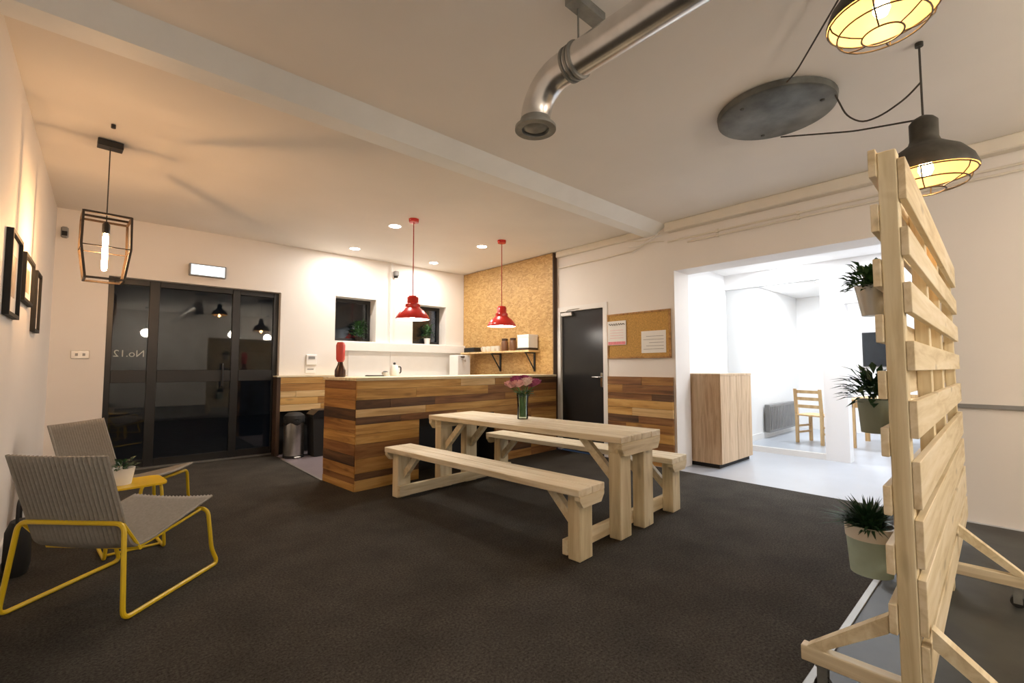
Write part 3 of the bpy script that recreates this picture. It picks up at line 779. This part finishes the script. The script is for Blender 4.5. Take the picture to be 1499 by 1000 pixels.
for (hx, hy, hz), cm in zip(heads, cols_f):
    f = thing('rose', LF[cm], 'flower', vp + Vector((0, 0, 0.022)), 0, 'roses in the vase')
    s = 0.18
    b = MB(); b.tube([(hx * s, hy * s, 0.0), (hx * 0.22, hy * 0.22, 0.14), (hx * 0.35, hy * 0.35, 0.22), (hx, hy, hz - 0.05)], 0.004, 5)
    b.build('stem', 'stem', f)
    b = MB()
    for ring, (n, r, tilt, h) in enumerate(((6, 0.052, 0.95, 0.055), (5, 0.040, 0.55, 0.066), (4, 0.024, 0.2, 0.070))):
        for q in range(n):
            a = 2 * math.pi * q / n + ring * 0.6
            d = Vector((math.cos(a), math.sin(a), 0)); sd = Vector((-math.sin(a), math.cos(a), 0))
            base = Vector((hx, hy, hz - 0.045))
            w = r * 0.85
            p0 = base + d * 0.006; p1 = base + d * r * 0.8 + Vector((0, 0, h * 0.5)); p2 = base + d * r * (0.7 + tilt * 0.5) + Vector((0, 0, h))
            vs = [b.bm.verts.new(x) for x in (p0 - sd * 0.006, p0 + sd * 0.006, p1 + sd * w, p2 + sd * w * 0.6, p2 - sd * w * 0.6, p1 - sd * w)]
            b.bm.faces.new([vs[0], vs[1], vs[2], vs[5]]); b.bm.faces.new([vs[5], vs[2], vs[3], vs[4]])
    b.lathe([(0, 0), (0.016, 0.005), (0.02, 0.03), (0.012, 0.05), (0, 0.052)], 8, (hx, hy, hz - 0.045))
    b.build('bloom', cm, f)
    b = MB()
    for q in range(3):
        a = rnd.uniform(0, 6.28); L = 0.075
        base = Vector((hx * 0.6, hy * 0.6, 0.19 + 0.02 * q)); d = Vector((math.cos(a), math.sin(a), rnd.uniform(-0.3, 0.3))); sd = Vector((-math.sin(a), math.cos(a), 0.2)) * 0.02
        b.quad(base, base + d * L * 0.5 + sd, base + d * L, base + d * L * 0.5 - sd)
    b.build('leaf', 'leaf', f)

# ------------------------------------------------------------------ lounge chairs with yellow sled frames
def make_chair(label, loc, heading):
    """local +x is the way the chair faces, origin midway between the rear feet"""
    c = thing('lounge_chair', label, 'chair', loc, heading, 'yellow framed lounge chairs')
    prof = fillet([(-0.055, 0, 0.785), (0.09, 0, 0.335), (0.13, 0, 0.305), (0.22, 0, 0.308), (0.66, 0, 0.405)], 0.07, 6)
    dense = []
    for p, q in zip(prof, prof[1:]):
        n = max(1, int((q - p).length / 0.04))
        for k in range(n): dense.append(p.lerp(q, k / n))
    dense.append(prof[-1])
    NW, HW = 89, 0.25
    b = MB(); rows = []
    for i, p in enumerate(dense):
        t = dense[min(i + 1, len(dense) - 1)] - dense[max(i - 1, 0)]; t.normalize()
        nrm = Vector((-t.z, 0, t.x))
        row = []
        for k in range(NW):
            y = -HW + 2 * HW * k / (NW - 1)
            rib = 0.0055 * math.cos(2 * math.pi * k / 4.0)
            row.append(b.bm.verts.new(p + Vector((0, y, 0)) + nrm * (rib + 0.012 * (1 - (y / HW) ** 2) * -1)))
        rows.append(row)
    for r0, r1 in zip(rows, rows[1:]):
        for k in range(NW - 1): b.bm.faces.new([r0[k], r0[k + 1], r1[k + 1], r1[k]])
    o = b.build('seat_shell', 'weave', c, True)
    so = o.modifiers.new('thickness', 'SOLIDIFY'); so.thickness = 0.010; so.offset = 0
    for s in (-1, 1):
        # side edge binding of the shell
        b = MB(); b.tube([(p.x, s * HW, p.z) for p in dense], 0.007, 6); b.build('edge_binding', 'weave', c, True)
    # one looped tube: rear crossbar, legs, runners, front uprights, front crossbar
    W_, WT = 0.315, 0.272
    loop = [(0.032, WT, 0.445), (0.0, W_, 0.012), (0.645, W_, 0.012), (0.60, W_ - 0.01, 0.10), (0.60, WT, 0.345), (0.60, -WT, 0.345),
            (0.60, -W_ + 0.01, 0.10), (0.645, -W_, 0.012), (0.0, -W_, 0.012), (0.032, -WT, 0.445)]
    b = MB(); b.tube(fillet(loop, 0.045, 5, True), 0.0115, 8, True)
    b.build('sled_frame', 'yellow', c, True)
    b = MB(); b.tube([(0.155, -WT + 0.02, 0.285), (0.155, WT - 0.02, 0.285)], 0.010, 8)
    for s in (-1, 1):
        b.tube(fillet([(0.155, s * (WT - 0.04), 0.285), (0.25, s * (WT - 0.04), 0.295), (0.60, s * (WT - 0.04), 0.345)], 0.02), 0.008, 6)
        b.tube([(0.155, s * (WT - 0.025), 0.285), (0.036, s * (WT - 0.008), 0.44)], 0.008, 6)
    b.build('seat_support', 'yellow', c, True)
    return c
make_chair('grey ribbed lounge chair on yellow sled frame nearest the camera', (-0.105, 3.10, 0), R(45))
make_chair('beige lit lounge chair behind the yellow side table', (-0.08, 4.85, 0), R(-36))

t = thing('side_table', 'yellow metal side table between the two lounge chairs', 'table', (0.19, 3.985, 0), R(6))
b = MB()
NP = 40
poly = []
for k in range(NP):
    a = 2 * math.pi * k / NP
    cx, sy = math.cos(a), math.sin(a)
    n = 6.0
    poly.append((0.16 * math.copysign(abs(cx) ** (2 / n), cx), 0.16 * math.copysign(abs(sy) ** (2 / n), sy)))
b.prism(poly, 0.012, 'z', 0.425)
b.build('table_top', 'yellow_top', t)
for s in (-1, 1):
    loop = [(s * 0.125, -0.12, 0.415), (s * 0.15, -0.145, 0.011), (s * 0.15, 0.145, 0.011), (s * 0.125, 0.12, 0.415)]
    b = MB(); b.tube(fillet(loop, 0.04, 5, True), 0.010, 8, True); b.build('sled_leg', 'yellow', t, True)
b = MB(); b.tube([(-0.15, -0.05, 0.011), (0.15, -0.05, 0.011)], 0.008, 8); b.build('stretcher', 'yellow', t, True)
t = thing('potted_succulent', 'small succulent in white tapered pot on the yellow table', 'plant', (0.125, 3.965, 0.4375))
MB().lathe([(0, 0), (0.05, 0), (0.068, 0.105), (0.060, 0.105), (0.054, 0.09), (0, 0.09)], 20).build('pot', 'white', t, True)
o = foliage(50, 0.06, 0.03, 0.014, 0.06, seed=12).build('foliage', 'leaf_dark', t, kind='stuff'); o.location.z = 0.09
t = thing('dark_shape', 'small dark rounded shape beside the lounge chairs', 'bag', (-0.33, 3.98, 0))  # black rounded form filling the dark spot behind the near chair
b = MB(); b.lathe([(0, 0), (0.07, 0.0), (0.085, 0.05), (0.08, 0.24), (0.05, 0.30), (0, 0.30)], 16)
for v in b.bm.verts: v.co.x *= 0.7; v.co.y *= 1.3
b.build('body', 'matt_black', t, True)
b = MB(); b.tube(fillet([(0, -0.08, 0.27), (0, -0.07, 0.42), (0, 0.07, 0.42), (0, 0.08, 0.27)], 0.06), 0.008, 6); b.build('top_loop', 'matt_black', t, True)

# ------------------------------------------------------------------ pallet screen on castors
PS = Vector((2.00, 0.277, 0))
ps = thing('pallet_screen', 'tall slatted pallet screen on castors beside the grey pots', 'screen', PS, R(1.17))
LS = 2.55
for x in (0.0, 0.83, 1.45, LS - 0.07):
    MB().box(x, x + 0.07, -0.026, 0.026, 0.0 if x in (0.0, 1.45) else 0.2, 1.955, bev=0.003).build('post', 'pine_z', ps, center=True)
for k in range(9):
    z1 = 1.965 - 0.194 * k
    MB().box(-0.012 + random.uniform(-.006, .006), LS, 0.027, 0.049, z1 - 0.097, z1, bev=0.002).build('slat', 'slat', ps, center=True)
for z0, z1 in ((1.775, 1.92), (1.58, 1.68), (1.385, 1.49), (1.19, 1.29), (0.965, 1.09), (0.735, 0.89), (0.545, 0.70), (0.33, 0.51), (0.17, 0.30)):
    MB().box(0.004, LS, -0.049, -0.027, z0, z1, bev=0.002).build('slat', 'slat', ps, center=True)
for x in (0.0, 1.42):
    MB().box(x + 0.015, x + 0.06, -0.30, 0.32, 0.10, 0.155, bev=0.003).build('foot', 'pine_y', ps, center=True)
    for s in (-1, 1):
        ye = s * 0.30
        p = [(s * 0.055, 0.36), (s * 0.055, 0.30), (ye - s * 0.05, 0.157), (ye, 0.157)]
        MB().prism(p, 0.045, 'x', x + 0.015).build('brace', 'pine', ps, center=True)
        cs = thing_part = MB().lathe([(0, 0), (0.028, 0.0), (0.028, 0.024), (0, 0.024)], 16)
        for v in cs.bm.verts: v.co = Vector((v.co.z - 0.012, v.co.x, v.co.y + 0.028))
        wv = cs.build('castor', 'rubber', ps, True); wv.location = (x + 0.037, s * 0.255, 0.001)
        b = MB(); b.box(-0.018, -0.014, -0.016, 0.016, 0.02, 0.095).box(0.014, 0.018, -0.016, 0.016, 0.02, 0.095).box(-0.02, 0.02, -0.02, 0.02, 0.093, 0.099)
        b.build('castor_fork', 'galv', wv)
def planter(name, label, loc, prof, potmat, rim, fol, fm, fz, tilt=(0, 0, 0)):
    t = thing(name, label, 'plant', loc); t.rotation_euler = tilt
    MB().lathe(prof, 24).build('pot', potmat, t, True)
    if rim: MB().lathe(rim, 24, closed=True).build('rim_band', 'cream', t, True)
    o = fol.build('foliage', fm, t, kind='stuff'); o.location.z = fz
    return t
planter('hanging_planter', 'zinc bucket planter, topmost on the pallet screen', (2.37, 0.392, 1.415),
        [(0, 0), (0.04, 0), (0.062, 0.125), (0.054, 0.125), (0.035, 0.02), (0, 0.02)], 'zincpot', None,
        foliage(260, 0.085, 0.09, 0.012, 0.06, seed=21, ymin=-0.06), 'leaf', 0.10, (0, 0, 0))
planter('hanging_planter', 'sage green bucket planter in the middle of the pallet screen', (2.37, 0.396, 0.935),
        [(0, 0), (0.055, 0), (0.065, 0.135), (0.057, 0.135), (0.05, 0.02), (0, 0.02)], 'sage', None,
        foliage(200, 0.08, 0.11, 0.012, 0.095, seed=31, ymin=-0.066), 'leaf_dark', 0.12)
planter('hanging_planter', 'mint pot with cream rim holding a spiky fern, lowest on the screen', (2.27, 0.418, 0.40),
        [(0, 0), (0.068, 0), (0.080, 0.17), (0.072, 0.17), (0.062, 0.02), (0, 0.02)], 'mint',
        [(0.0765, 0.135), (0.0800, 0.135), (0.0835, 0.185), (0.074, 0.185), (0.072, 0.172)],
        foliage(420, 0.06, 0.12, 0.006, 0.17, True, seed=41, ymin=-0.088), 'leaf_dark', 0.15)

# ------------------------------------------------------------------ duct
dx, dz, dr = 1.62, 2.655, 0.078
du = thing('ventilation_duct', 'silver ventilation duct hung below the ceiling with open mouth', 'duct', (dx, 0, 0))
b = MB(); b.tube([(0, YN + 0.02, dz), (0, -1.6, dz), (0, 0.2, dz), (0, 1.37, dz)], dr, 32); b.build('straight_duct', 'duct', du, True)
yy, rad = 1.37, 0.19
arc = [(0, yy, dz)] + [(0, yy + 0.06 + rad * math.sin(a), dz - rad * (1 - math.cos(a))) for a in [R(85) * k / 14 for k in range(15)]]
arc = [(p[0], p[1], p[2] + 0.0) for p in arc]
b = MB(); b.tube(arc, dr * 0.97, 32); b.build('elbow', 'duct', du, True)
for y in (1.35, 1.375, 0.2, -0.8):
    b = MB(); b.tube([(0, y, dz), (0, y + 0.012, dz)], dr + 0.006, 32); b.build('seam_ring', 'galv', du, True)
ex, ey, ez = arc[-1]
b = MB(); b.lathe([(dr, 0.0), (dr + 0.004, -0.035), (dr + 0.028, -0.04), (dr + 0.028, -0.055), (dr - 0.008, -0.055), (dr - 0.008, 0.0)], 32, (ex, ey, ez), closed=True)
b.build('mouth_flange', 'galv', du, True)
b = MB(); b.lathe([(0, -0.044), (0.045, -0.05), (dr - 0.006, -0.035)], 32, (ex, ey, ez)); b.build('mouth_plate', 'galv', du, True)
b = MB(); b.tube([(0.0, 1.33, dz + dr), (0.0, 1.33, ZC - 0.02)], 0.005, 6); b.tube([(0, 1.325, dz), (0, 1.337, dz)], dr + 0.010, 32)
b.build('hanger', 'galv', du, True)
MB().box(-0.06, 0.16, 1.29, 1.36, ZC - 0.045, ZC - 0.001).build('ceiling_bracket', 'galv', du)

# ------------------------------------------------------------------ ceiling disc with cords and industrial lamps
DC = Vector((3.315, 1.03, 2.90))
di = thing('ceiling_disc', 'round dark zinc disc on the ceiling feeding the lamp cords', 'ceiling rose', DC)
MB().lathe([(0, 0), (0.335, 0), (0.35, 0.008), (0.355, 0.045), (0, 0.049)], 48).build('plate', 'disc', di, True)
for a in (0.6, 2.7, 4.8): MB().lathe([(0, -0.008), (0.012, -0.006), (0.014, 0.0), (0, 0.0)], 10, (0.27 * math.cos(a), 0.27 * math.sin(a), 0)).build('screw', 'lamp_dark', di, True)
def industrial(label, x, y, zr, wire, wire2=None, sc=1.0):
    t = thing('industrial_pendant', label, 'lamp', (x, y, zr), 0, 'weathered industrial pendants'); t.scale = (sc, sc, sc)
    out = [(0.205, 0.0), (0.206, 0.012), (0.19, 0.06), (0.15, 0.115), (0.10, 0.15), (0.068, 0.175), (0.060, 0.20), (0.060, 0.29), (0.045, 0.31), (0.02, 0.325), (0, 0.328)]
    MB().lathe(out, 36).build('shade', 'lamp_dark', t, True)
    inn = [(0.203, 0.002), (0.186, 0.058), (0.146, 0.111), (0.096, 0.145), (0.05, 0.168), (0, 0.17)]
    MB().lathe(inn, 36).build('shade_lining', 'lamp_in', t, True)
    b = MB()
    for r, z in ((0.198, -0.004), (0.165, -0.055), (0.075, -0.085)):
        b.tube([(r * math.cos(k * math.pi / 16), r * math.sin(k * math.pi / 16), z) for k in range(32)], 0.004, 5, True)
    for k in range(6):
        a = k * math.pi / 3
        b.tube([(r * math.cos(a), r * math.sin(a), z) for r, z in ((0.20, 0), (0.19, -0.03), (0.165, -0.055), (0.12, -0.074), (0.075, -0.085))], 0.0035, 5)
    b.build('wire_guard', 'lamp_dark', t, True)
    b = MB(); b.lathe([(0, -0.0), (0.022, 0.006), (0.032, 0.03), (0.03, 0.055), (0.016, 0.09), (0.015, 0.105), (0, 0.105)], 18); b.build('bulb', 'bulb_warm', t, True)
    MB().lathe([(0, 0.10), (0.02, 0.10), (0.02, 0.165), (0, 0.165)], 14).build('bulb_holder', 'lamp_dark', t, True)
    b = MB(); b.tube([(0.05, 0, 0.285), (0.085, 0, 0.30), (0.09, 0, 0.335)], 0.007, 6); b.build('wing_bolt', 'lamp_dark', t, True)
    h = (ZC - zr - 0.012) / sc
    b = MB(); b.tube([(0, 0, 0.32), (0, 0, h)], 0.005, 6)
    for w_ in (wire, wire2):
        if w_: b.tube(fillet([(Vector(p) - Vector((x, y, zr))) / sc for p in w_], 0.06, 4), 0.005, 6)
    b.build('cord', 'cord', t, True)
    b = MB(); b.lathe([(0, h - 0.01), (0.018, h - 0.01), (0.018, h + 0.011), (0, h + 0.011)], 12); b.build('ceiling_hook', 'lamp_dark', t, True)
    lamp('POINT', 'pendant_light', (0, 0, -0.03), P_IND, C_WARM, 0.03, t)
    return t
industrial('weathered industrial pendant cut off by the top edge', 2.22, 0.30, 2.575, [(3.02, 0.87, 2.925), (2.9, 0.78, 2.90), (2.5, 0.50, 2.91), (2.22, 0.30, 2.93)], sc=0.88)
industrial('weathered industrial pendant hanging behind the pallet screen top', 3.21, 0.285, 2.215, [(3.35, 0.70, 2.92), (3.335, 0.64, 2.74), (3.31, 0.56, 2.655), (3.27, 0.46, 2.645), (3.23, 0.35, 2.68), (3.212, 0.287, 2.73)], [(3.66, 1.10, 2.90), (3.40, 0.62, 2.66), (3.225, 0.30, 2.535)])

# ------------------------------------------------------------------ red pendants over the bar
def red_pendant(label, x, y):
    t = thing('red_pendant', label, 'lamp', (x, y, 1.76), 0, 'red enamel pendants')
    MB().lathe([(0.195, 0.0), (0.196, 0.012), (0.178, 0.05), (0.14, 0.095), (0.095, 0.13), (0.085, 0.14), (0.085, 0.175), (0.07, 0.185), (0.065, 0.20), (0.065, 0.255), (0.05, 0.275), (0.012, 0.285), (0, 0.285)], 36).build('shade', 'red', t, True)
    MB().lathe([(0.193, 0.001), (0.174, 0.048), (0.136, 0.091), (0.09, 0.125), (0.03, 0.135), (0, 0.135)], 36).build('shade_lining', 'white', t, True)
    MB().lathe([(0, 0.012), (0.025, 0.018), (0.035, 0.045), (0.03, 0.07), (0.018, 0.10), (0.018, 0.13), (0, 0.13)], 18).build('bulb', 'bulb_white', t, True)
    b = MB(); b.tube([(0, 0, 0.28), (0, 0, ZC - 1.76 - 0.02)], 0.006, 6); b.build('cord', 'red_cord', t, True)
    MB().lathe([(0, ZC - 1.76 - 0.045), (0.055, ZC - 1.76 - 0.04), (0.06, ZC - 1.76 - 0.001), (0, ZC - 1.76 - 0.001)], 24).build('canopy', 'red', t, True)
    lamp('POINT', 'pendant_light', (0, 0, 0.0), P_RED, C_KITCHEN, 0.03, t)
red_pendant('red enamel pendant over the bar nearer the entrance', 2.67, 4.70)
red_pendant('red enamel pendant in front of the strand board', 4.03, 4.69)

# ------------------------------------------------------------------ cage lamp over the chairs
t = thing('cage_pendant', 'dark box cage pendant with tubular filament bulb', 'lamp', (-0.017, 4.64, 1.865), R(4))
b = MB()
lv = [(0.48, 0.136), (0.235, 0.139), (0.0, 0.110)]
bar_r = 0.0105
for zz, hh in lv:
    c4 = [(-hh, -hh, zz), (hh, -hh, zz), (hh, hh, zz), (-hh, hh, zz)]
    for p, q in zip(c4, c4[1:] + c4[:1]):
        if zz == 0.235: b.tube([p, q], 0.004, 6)
        else: b.tube([p, q], bar_r, 4)
for sx, sy in ((-1, -1), (1, -1), (1, 1), (-1, 1)):
    b.tube([(sx * hh, sy * hh, zz) for zz, hh in lv], bar_r, 4)
b.tube([(-0.128, 0, 0.48), (0.128, 0, 0.48)], bar_r, 4)
b.build('cage', 'cage', t)
MB().lathe([(0, 0.0), (0.014, 0.008), (0.017, 0.03), (0.017, 0.26), (0.012, 0.29), (0, 0.295)], 16, (0, 0, 0.07)).build('filament_bulb', emit('filament_glow', (1.0, 0.55, 0.24), P_CAGE / (math.pi * 0.031)), t, True)
MB().lathe([(0, 0.36), (0.024, 0.36), (0.024, 0.43), (0.012, 0.45), (0, 0.45)], 16).build('bulb_holder', 'black', t, True)
b = MB(); b.tube([(0, 0, 0.44), (0, 0, ZC - 1.87 - 0.03)], 0.004, 6); b.build('cord', 'cord', t, True)
MB().box(-0.075, 0.075, -0.05, 0.05, ZC - 1.87 - 0.05, ZC - 1.87 - 0.001, bev=0.003).build('canopy', 'black', t)
t = tag(MB().lathe([(0, 0), (0.014, 0.004), (0.014, 0.03), (0, 0.03)], 12, (-0.005, 4.29, ZC - 0.031)).build('ceiling_hook', 'black', smooth=True), 'tiny black hook in the ceiling above the cage lamp', 'hook')

# ------------------------------------------------------------------ downlights
def downlight(label, x, y, z, power, col, lens, r=0.068, group='recessed downlights'):
    t = thing('downlight', label, 'ceiling light', (x, y, z), 0, group)
    MB().lathe([(r, -0.002), (r + 0.014, -0.006), (r + 0.018, -0.001), (r + 0.018, 0.0), (r, 0.0)], 28, closed=True).build('trim_ring', 'white', t, True)
    MB().lathe([(0, -0.003), (r, -0.003), (r, -0.001), (0, -0.001)], 28).build('lens', lens, t)
    lamp('AREA', 'downlight_beam', (0, 0, -0.012), power, col, r * 1.8, t)
for x, y, lb in ((2.63, 5.09, 'recessed downlight beside the red pendant nearer the entrance'), (2.70, 6.46, 'recessed downlight above the window nearer the entrance'),
                 (4.06, 6.47, 'recessed downlight above the window beside the strand board'), (4.02, 5.12, 'recessed downlight beside the far red pendant')):
    downlight(lb, x, y, ZC, P_KITCHEN, C_KITCHEN, 'lens_white')
for x, y, lb in ((6.85, 2.10, 'round office ceiling light nearest the opening'), (8.85, 2.56, 'round office ceiling light beside the far left wall'), (8.60, 2.05, 'round office ceiling light near the glass partition'),
                 (6.3, 0.8, 'round office ceiling light behind the pallet screen'), (8.9, 0.5, 'round office ceiling light over the wooden table'), (6.3, -1.2, 'round office ceiling light past the right wall')):
    downlight(lb, x, y, 2.60, P_OFFICE, C_OFFICE, 'lens_office', 0.10, 'office ceiling lights')
for x, y, lb in ((2.9, -1.7, 'added opal fill globe behind the camera, nearer one'), (4.1, -2.7, 'added opal fill globe behind the camera, by the right wall'),
                 (0.9, -2.6, 'added opal fill globe behind the camera, by the left wall')):  # unseen globes, added to brighten the near ceiling and walls
    t = thing('fill_globe', lb, 'lamp', (x, y, 2.20), 0, 'added fill globes behind the camera')
    MB().lathe([(0, -0.12), (0.06, -0.104), (0.104, -0.06), (0.12, 0), (0.104, 0.06), (0.06, 0.104), (0.02, 0.118)], 28).build('globe', emit('fill_globe_glow', C_FILL, P_FILL / (math.pi * 0.181)), t, True)
    MB().lathe([(0, 0.115), (0.025, 0.115), (0.025, 0.17), (0, 0.17)], 16).build('lamp_holder', 'black', t, True)
    b = MB(); b.tube([(0, 0, 0.16), (0, 0, ZC - 2.20 - 0.01)], 0.004, 6); b.build('cord', 'cord', t, True)
    MB().lathe([(0, ZC - 2.235), (0.05, ZC - 2.235), (0.05, ZC - 2.201), (0, ZC - 2.201)], 20).build('canopy', 'black', t, True)

# ------------------------------------------------------------------ office furniture
cb = thing('oak_cabinet', 'two-door oak cabinet just inside the bright opening', 'cabinet', (5.48, 2.385, 0.001))
MB().box(0, 0.93, 0.02, 0.52, 0.05, 1.12).build('body', 'oak_z', cb)
MB().box(0.02, 0.91, 0.04, 0.50, 0, 0.05).build('plinth', 'matt_black', cb)
MB().box(-0.005, 0.935, -0.003, 0.525, 1.10, 1.125).build('top', 'oak_z', cb)
for k in range(2):
    dd = MB().box(0.004 + k * 0.465, 0.461 + k * 0.465, 0.0, 0.019, 0.055, 1.098).build('door', 'oak_z', cb, center=True)
t = thing('panel_heater', 'grey ribbed panel heater on the far office wall', 'heater', (8.45, 2.935, 0.10))
MB().box(0, 1.30, -0.08, 0, 0, 0.47, bev=0.008).build('body', 'heater', t)
for k in range(16): MB().box(0.05 + k * 0.077, 0.09 + k * 0.077, -0.092, -0.08, 0.04, 0.43).build('fin', 'plastic_grey', t)
def office_chair(label, x, y, rz):
    c = thing('dining_chair', label, 'chair', (x, y, 0.001), rz, 'honey wood chairs in the office')
    MB().box(-0.21, 0.21, -0.21, 0.21, 0.43, 0.455, bev=0.006).build('seat', 'honey', c)
    for sx in (-1, 1):
        MB().box(sx * 0.19 - 0.02, sx * 0.19 + 0.02, -0.20, -0.16, 0, 0.43).build('leg', 'honey', c)
        MB().prism([(0.17, 0), (0.21, 0), (0.205, 0.45), (0.235, 0.86), (0.205, 0.86), (0.168, 0.45)], 0.04, 'x', sx * 0.19 - 0.02).build('leg', 'honey', c)
    for z in (0.56, 0.68, 0.79): MB().box(-0.17, 0.17, 0.195, 0.212, z, z + 0.05).build('back_rail', 'honey', c)
    for z in (0.15, 0.25): MB().box(-0.19, -0.17, -0.16, 0.17, z, z + 0.03).build('stretcher', 'honey', c); MB().box(0.17, 0.19, -0.16, 0.17, z, z + 0.03).build('stretcher', 'honey', c)
office_chair('honey wood chair seen through the glass partition', 8.52, 2.20, R(75))
t = thing('office_table', 'honey wood table beyond the white pillar', 'table', (8.9, 1.25, 0.001))
MB().box(-0.55, 0.55, -0.85, 0.50, 0.70, 0.73, bev=0.004).build('table_top', 'honey', t)
for x in (-0.50, 0.44):
    for y in (-0.80, 0.42): MB().box(x, x + 0.06, y, y + 0.06, 0, 0.70).build('leg', 'honey', t)
MB().box(-0.50, 0.50, 0.44, 0.46, 0.60, 0.70).build('apron', 'honey', t); MB().box(-0.49, -0.47, -0.80, 0.42, 0.60, 0.70).build('apron', 'honey', t)
office_chair('honey wood chair tucked under the office table', 8.25, 1.05, R(-90) + math.pi)
t = thing('wall_screen', 'dark flat screen on the wall past the white pillar', 'screen', (10.39, 1.55, 1.22))
MB().box(-0.05, 0, -0.55, 0.35, 0, 0.62, bev=0.006).build('casing', 'black', t); MB().box(-0.054, -0.05, -0.53, 0.33, 0.02, 0.60).build('display', 'screen', t)
